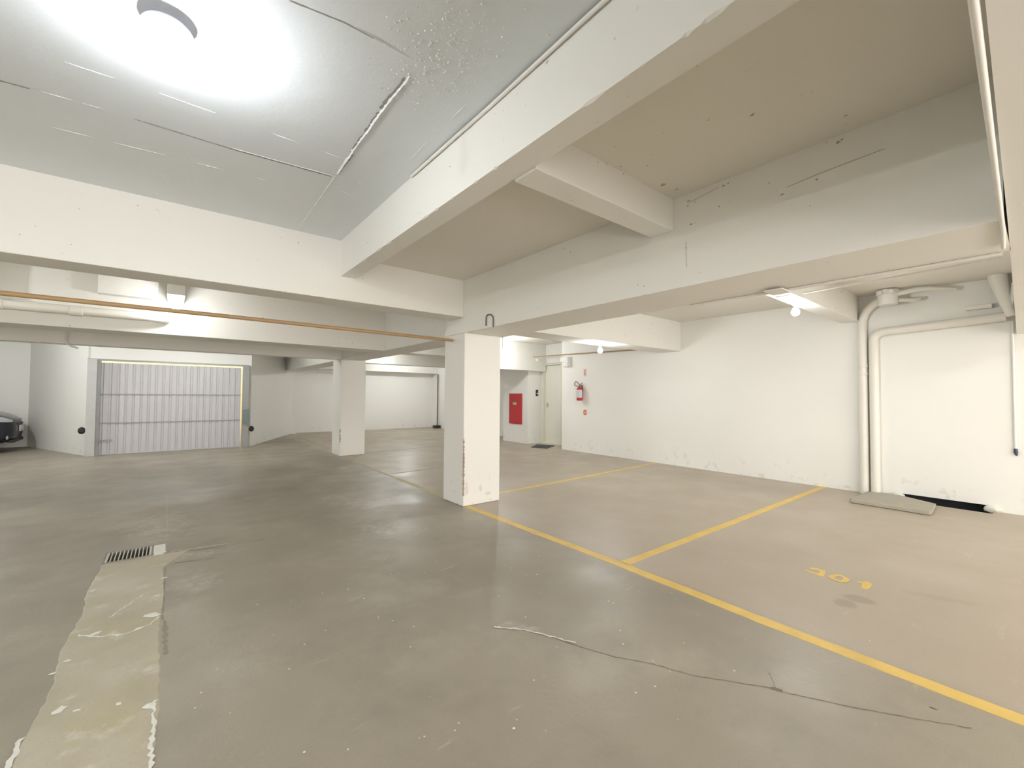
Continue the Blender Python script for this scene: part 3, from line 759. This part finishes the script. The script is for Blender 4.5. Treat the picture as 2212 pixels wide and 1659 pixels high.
# thin conduits by the rightmost lamp
obj('conduit', T(([(3.492, 1.9, 2.19), (3.50, 0.13, 2.19)], 0.010, 8)), m_cond, smooth=True, label='thin white conduit along the underside edge of the right beam', cat='conduit')
obj('conduit', T(([(5.62, 1.70, 2.60), (5.55, 0.20, 2.62)], 0.009, 8)), m_cond, smooth=True, label='second thin white conduit running right from the rightmost lamp', cat='conduit')
obj('cable_plate', B((3.36, 3.54, 1.15, 1.27, 2.174, 2.181)), m_cond, label='small white plate crossing the beam conduit left of the rightmost lamp', cat='plate')
# ochre pipe along the far part of the right wall
obj('gas_pipe', T(([(8.02, 9.10, 2.515), (8.02, 7.8, 2.49), (8.02, 5.12, 2.43)], 0.016, 10)), m_brown, smooth=True,
    label='thin ochre pipe high on the right wall above the door', cat='pipe')

# ================================================================== DOOR, CABINET, SIGNS
d = obj('door_1', B((8.70, 8.745, 8.60, 9.30, 0.035, 2.30)), m_door, kind='structure', bevel=.003)
obj('door_frame', B((8.62, 8.75, 9.30, 9.345, 0.0, 2.35), (8.62, 8.75, 8.555, 8.60, 0.0, 2.35), (8.62, 8.75, 8.60, 9.30, 2.305, 2.35)), m_frame, d, kind='structure', bevel=.003)
obj('threshold', B((8.55, 8.75, 8.56, 9.34, 0.0, 0.035)), m_frame, d, kind='structure')
bm = bmesh.new(); bx(bm, 8.690, 8.70, 9.19, 9.24, 1.06, 1.20); tube(bm, [(8.69, 9.215, 1.14), (8.65, 9.215, 1.14), (8.645, 9.18, 1.14), (8.645, 9.10, 1.14)], 0.009, 10)
obj('door_handle', bm, m_steel, d, label='steel lever handle')
ic = obj('intercom', B((8.42, 8.50, 9.405, 9.428, 1.40, 1.585)), m_black, bevel=.006, label='small black intercom on the jamb left of the door', cat='intercom')
obj('speaker_grille', B((8.435, 8.485, 9.400, 9.4055, 1.45, 1.49)), m_label, ic)
cbn = obj('fire_hose_cabinet', B((8.085, 8.119, 9.69, 10.28, 0.555, 1.47)), mat('red_cabinet_shell', (0.50, 0.04, 0.05), 0.35), bevel=.004, label='red fire hose cabinet set in the wall left of the door', cat='cabinet')
cdr = obj('cabinet_door', B((8.072, 8.086, 9.71, 10.26, 0.575, 1.45)), m_red, cbn, bevel=.004)
bm = bmesh.new(); bx(bm, 8.066, 8.072, 9.90, 10.07, 1.13, 1.20); obj('name_plate', bm, mat('yellow_plate', (0.72, 0.48, 0.16), 0.5), cdr, label='small yellow plate')
bm = bmesh.new(); prism(bm, [(8.066, 9.92), (8.072, 9.92), (8.072, 10.05), (8.066, 10.05)], 1.205, 1.245); obj('glass_slot', bm, m_dark, cdr, label='dark slot above the yellow plate')
bm = bmesh.new(); lathe(bm, [(0.018, -0.012), (0.018, 0.0)], (8.072, 10.19, 1.02), 14, 'X'); obj('latch', bm, m_dark, cdr, smooth=True, label='dark round latch')
el = obj('emergency_light', B((7.955, 8.05, 7.66, 7.86, 2.165, 2.42)), m_cond, bevel=.008, label='white emergency light box high on the wall right of the door', cat='emergency light')
obj('lamp_lens', B((7.945, 7.956, 7.67, 7.76, 2.18, 2.41)), mat('grey_lens', (0.5, 0.48, 0.52), .3), el)
obj('side_arm', B((7.99, 8.05, 7.86, 7.975, 2.30, 2.42)), m_cond, el, bevel=.004)
cm = bmesh.new(); lathe(cm, [(0.05, -0.05), (0.055, -0.03), (0.055, 0.02), (0.03, 0.04)], (8.27, 9.20, 2.45 - .33 + .33), 18)
obj('security_camera', cm, m_cond, smooth=True, label='small round white camera at the corner above the intercom', cat='camera')
# mat
bm = bmesh.new(); prism(bm, [(7.60, 8.70), (8.19, 9.12), (8.44, 8.62), (7.82, 8.28)], 0.0, 0.012)
obj('door_mat', bm, m_mat, bevel=.003, label='dark grey doormat on the floor in front of the cream door', cat='mat')

# extinguisher
EX, EY = 7.955, 7.262
ex = empty('fire_extinguisher', (EX, EY, 1.29), 'red fire extinguisher with white label hung on the right wall', 'fire extinguisher')
bm = bmesh.new(); lathe(bm, [(0.060, 1.290), (0.070, 1.296), (0.074, 1.31), (0.074, 1.565), (0.070, 1.59), (0.052, 1.615), (0.028, 1.632), (0.022, 1.65)], (EX, EY, 0), 28)
obj('cylinder', bm, m_red2, ex, smooth=True)
bm = bmesh.new(); v0 = None
for k in range(15):
    a = math.radians(105 + 170 * k / 14)
    x, y = EX + 0.0755 * math.cos(a), EY + 0.0755 * math.sin(a)
    cur = [bm.verts.new((x, y, 1.365)), bm.verts.new((x, y, 1.562))]
    if v0: bm.faces.new((v0[0], cur[0], cur[1], v0[1]))
    v0 = cur
lb = obj('label_sheet', bm, m_label, ex, smooth=True, label='pale wraparound label')
bm = bmesh.new()
for z, y0, y1 in ((1.53, -.035, .03), (1.515, -.02, .015), (1.50, -.035, .03)): bx(bm, EX - 0.0775, EX - 0.0745, EY + y0, EY + y1, z, z + .006)
obj('print', bm, m_ink, lb, label='grey print lines')
obj('valve', T(([(EX, EY, 1.645), (EX, EY, 1.685)], 0.016, 12), ([(EX, EY + .02, 1.68), (EX, EY - .03, 1.70), (EX, EY - .085, 1.735)], 0.008, 8), ([(EX, EY, 1.672), (EX, EY - .085, 1.672)], 0.007, 8)), m_dark, ex, smooth=True, label='dark squeeze valve')
obj('hose', T(([(EX, EY, 1.672), (EX - .01, EY + .05, 1.735), (EX - .012, EY + .09, 1.765), (EX - .012, EY + .125, 1.765), (EX - .012, EY + .155, 1.735), (EX - .012, EY + .16, 1.69), (EX - .012, EY + .13, 1.665), (EX - .012, EY + .06, 1.655), (EX - .02, EY + .01, 1.65)], 0.009, 10)), mat('hose_rubber', (0.14, 0.06, 0.06), 0.5), ex, smooth=True, label='looped dark red hose')
obj('bracket', B((EX + .06, 8.046, EY - .02, EY + .02, 1.60, 1.64), (XR - .008, 8.048, EY - .03, EY + .03, 1.52, 1.68)), m_dark, ex)
ar = obj('arrow_sign', B((XR - .005, XR, 7.115, 7.215, 1.90, 2.09)), m_signw, label='small sign with a red downward arrow above the extinguisher', cat='sign')
bm = bmesh.new()
pts = [(-.017, .07), (.017, .07), (.017, -.035), (.034, -.035), (0, -.078), (-.034, -.035), (-.017, -.035)]
a = [bm.verts.new((XR - .0075, 7.165 + p, 1.995 + q)) for p, q in pts]; bm.faces.new(a)
obj('arrow', bm, m_arrow, ar)
rs = obj('round_sign', B((XR - .005, XR, 7.095, 7.225, 0.925, 1.07)), m_sign, label='small square sign with an orange-red disc below the extinguisher', cat='sign')
bm = bmesh.new(); vs = [bm.verts.new((XR - .0075, 7.16 + .056 * math.cos(2 * PI * k / 32), 0.998 + .066 * math.sin(2 * PI * k / 32))) for k in range(32)]; bm.faces.new(vs)
ds = obj('disc', bm, m_orange, rs)
bm = bmesh.new()
for z in (0.975, 0.992, 1.009): bx(bm, XR - .0095, XR - .008, 7.16 - .040, 7.16 + .040, z, z + .012)
obj('lettering', bm, m_pink, ds, label='illegible pale pink lines of print')

# ================================================================== GATE
gt = empty('garage_gate', (0.0, 13.25, 0), 'pale grey ribbed sheet metal garage gate at the far left', 'gate')
gx0, gx1 = -1.29, 1.395
rows = [(0.03, 0.705), (0.725, 1.36), (1.38, 2.085)]
for z0, z1 in rows:
    bm = bmesh.new(); pr = None; nr = 20; pit = (gx1 - gx0) / nr
    for k in range(nr):
        for fx, dy in ((0.0, 0), (0.10, 0.022), (0.34, 0.022), (0.44, 0)):
            x = gx0 + pit * (k + fx)
            cur = [bm.verts.new((x, 13.26 + dy, z0)), bm.verts.new((x, 13.26 + dy, z1))]
            if pr: bm.faces.new((pr[0], cur[0], cur[1], pr[1]))
            pr = cur
    cur = [bm.verts.new((gx1, 13.26, z0)), bm.verts.new((gx1, 13.26, z1))]; bm.faces.new((pr[0], cur[0], cur[1], pr[1]))
    o = obj('ribbed_panel', bm, m_gate, gt)
    sm = o.modifiers.new('thick', 'SOLIDIFY'); sm.thickness = 0.003
for z in (0.705, 1.36): obj('rail', B((gx0, gx1, 13.245, 13.275, z, z + 0.02)), m_gframe, gt)
obj('bottom_rail', B((gx0, gx1, 13.24, 13.29, 0.004, 0.03)), m_gcol, gt)
obj('left_post', B((-1.49, -1.335, 13.10, 13.26, 0, 2.14)), m_gcol, gt, bevel=.004)
obj('guide_rail', B((-1.335, -1.280, 13.16, 13.25, 0, 2.14)), m_gframe, gt)
obj('right_post', B((1.425, 1.56, 13.10, 13.26, 0.0, 2.16)), m_gframe, gt, bevel=.004)
obj('top_rail', B((-1.50, 1.56, 13.20, 13.30, 2.125, 2.165)), m_gframe, gt)
obj('bolt_latch', B((-1.33, -1.27, 13.08, 13.10, 0.33, 0.39)), mat('rusty_latch', (0.36, 0.28, 0.27), .6), gt)
obj('latch_bar', B((-1.27, -1.06, 13.235, 13.25, 0.30, 0.34)), m_gframe, gt)
obj('control_box', B((1.42, 1.57, 13.01, 13.097, 0.64, 0.99)), m_gbox, bevel=.01, label='grey-green control box mounted on the right gate post', cat='control box')
obj('cable_drop', T(([(1.55, 13.06, 0.64), (1.58, 13.08, 0.58), (1.585, 13.10, 0.50)], 0.008, 8)), m_gframe, smooth=True, label='short cable hanging below the grey-green gate control box', cat='cable')
for x, z, lab in ((-1.563, 0.565, 'black round gate sensor on the wall left of the gate'), (1.655, 0.47, 'black round gate sensor on the wall right of the gate')):
    bm = bmesh.new(); lathe(bm, [(0.05, 0), (0.062, -0.01), (0.06, -0.04), (0.045, -0.06), (0.02, -0.066)], (x, 13.27, z), 20, 'Y')
    for v in bm.verts: v.co.z = z + (v.co.z - z) * 1.25
    obj('gate_sensor', bm, m_black, smooth=True, label=lab, cat='sensor')

# pipe and box in the far corner
obj('corner_pipe', T(([(8.90, 16.30, 2.30), (8.90, 16.30, 0.10)], 0.022, 10)), m_dark, smooth=True, label='thin dark vertical pipe in the far corner left of the near pillar', cat='pipe')
obj('corner_box', B((8.68, 8.93, 16.05, 16.30, 0.0, 0.12)), m_black, bevel=.01, label='small black box on the floor in the far corner', cat='box')

# ================================================================== CAR
HD = math.radians(3)
car = bpy.data.objects.new('car', None); C.objects.link(car)
obj('added_outside_wall', B((-8, 9, 19.5, 19.7, 0, 3.2)), mat('ochre_daylight_tint', (0.85, 0.72, 0.42), 0.8), kind='structure')  # wall added outside; its ochre gives the gate gaps a yellow daylight tone
tag(car, 'black car parked at the far left, only its nose in view', 'car')
parts = []
# stations: x from nose (0) backwards; half width, z bottom, z belt, half width top, z top
st = [(0.00, 0.42, 0.30, 0.52, 0.36, 0.62), (-0.05, 0.58, 0.24, 0.54, 0.50, 0.70), (-0.16, 0.73, 0.20, 0.58, 0.62, 0.78), (-0.34, 0.82, 0.18, 0.66, 0.70, 0.86),
      (-0.60, 0.86, 0.18, 0.76, 0.72, 0.94), (-0.95, 0.87, 0.20, 0.86, 0.74, 0.99), (-1.25, 0.87, 0.20, 0.92, 0.74, 1.03), (-1.65, 0.87, 0.20, 0.95, 0.62, 1.27), (-2.05, 0.87, 0.20, 0.96, 0.56, 1.45),
      (-2.8, 0.87, 0.20, 0.97, 0.56, 1.49), (-3.4, 0.86, 0.20, 0.98, 0.54, 1.42), (-3.8, 0.82, 0.24, 0.96, 0.56, 1.18), (-4.0, 0.72, 0.30, 0.85, 0.56, 0.92)]
bm = bmesh.new(); pr = None
for x, w_, zb, zs, wt, zt in st:
    ring = [(-w_ * .9, zb), (-w_, zb + .12), (-w_ * 1.0, (zb + zs) / 2 + .05), (-w_ * .97, zs), (-wt, zt - .02 if zt < 1.1 else zt - .05), (-wt * .5, zt), (0, zt + .01)]
    ring = ring + [(-a, b) for a, b in ring[-2::-1]]
    cur = [bm.verts.new((x, a, b)) for a, b in ring]
    if pr:
        for k in range(len(cur) - 1): bm.faces.new((pr[k], pr[k + 1], cur[k + 1], cur[k]))
        bm.faces.new((pr[-1], pr[0], cur[0], cur[-1]))
    else: bm.faces.new(cur[::-1])
    pr = cur
bm.faces.new(pr)
body = obj('body', bm, m_carp, car, smooth=True)
ss = body.modifiers.new('sub', 'SUBSURF'); ss.levels = 2; ss.render_levels = 2
for s in (-1, 1):
    bm = bmesh.new()                       # headlight wraps round the corner of the nose
    prof = [(-0.07, .50, .66, .70), (-0.15, .62, .66, .745), (-0.28, .715, .68, .80), (-0.45, .775, .72, .855), (-0.66, .80, .80, .90)]
    pr = None
    for x, y, z0, z1 in prof:
        cur = [bm.verts.new((x + .02, s * (y + .01), z0)), bm.verts.new((x + .03, s * (y + .015), (z0 + z1) / 2)), bm.verts.new((x + .0, s * (y - .03), z1 + .01)), bm.verts.new((x - .10, s * (y - .10), z0))]
        if pr:
            for k in range(4): bm.faces.new((pr[k], pr[(k + 1) % 4], cur[(k + 1) % 4], cur[k]))
        else: bm.faces.new(cur)
        pr = cur
    bm.faces.new(pr[::-1])
    obj('headlight', bm, m_lens, car, smooth=True, label='clear chrome headlight')
    bm = bmesh.new(); lathe(bm, [(0.05, -0.05), (0.055, 0.0), (0.03, 0.012)], (-0.10, s * 0.60, 0.34), 16, 'X'); obj('fog_light', bm, m_lens, car, smooth=True, label='small bright fog lamp')
    for wx in (-0.85, -3.2):
        bm = bmesh.new(); lathe(bm, [(0.20, -.10), (0.30, -.10), (0.315, -.07), (0.315, .07), (0.30, .10), (0.20, .10)], (wx, s * .79, .315), 28, 'Y'); wh = obj('wheel', bm, m_tyre, car, smooth=True)
        bm = bmesh.new(); lathe(bm, [(0.205, s * .095), (0.20, s * .108), (0.15, s * .103), (0.05, s * .112)], (wx, s * .79, .315), 20, 'Y'); obj('rim', bm, m_steel, wh, smooth=True)
    bm = bmesh.new(); bmesh.ops.create_icosphere(bm, subdivisions=2, radius=.1)
    for v in bm.verts: v.co = Vector((v.co.x * .7 - 1.45, v.co.y * .9 + s * .90, v.co.z * .7 + 0.98))
    obj('wing_mirror', bm, m_carp, car, smooth=True)
obj('grille', B((-0.06, -0.004, -0.30, 0.30, 0.585, 0.635)), m_black, car, bevel=.01)
obj('lower_bumper', B((-0.14, -0.01, -0.46, 0.46, 0.21, 0.28)), m_black, car, bevel=.015)
obj('number_plate', B((0.0, 0.030, -0.20, 0.20, 0.44, 0.57)), m_plate, car, bevel=.004)
bm = bmesh.new(); pr = None
for x, wt, z in ((-1.24, .62, 1.012), (-1.62, .54, 1.235), (-1.98, .47, 1.415)):
    cur = [bm.verts.new((x + .02, -wt * .97, z)), bm.verts.new((x + .03, 0, z + .03)), bm.verts.new((x + .02, wt * .97, z))]
    if pr:
        for k in range(2): bm.faces.new((pr[k], pr[k + 1], cur[k + 1], cur[k]))
    pr = cur
obj('windscreen', bm, m_glass, car, smooth=True)
car.scale = (1.05, 1.05, 1.08); car.location = (-2.87, 15.45, 0); car.rotation_euler = (0, 0, HD)
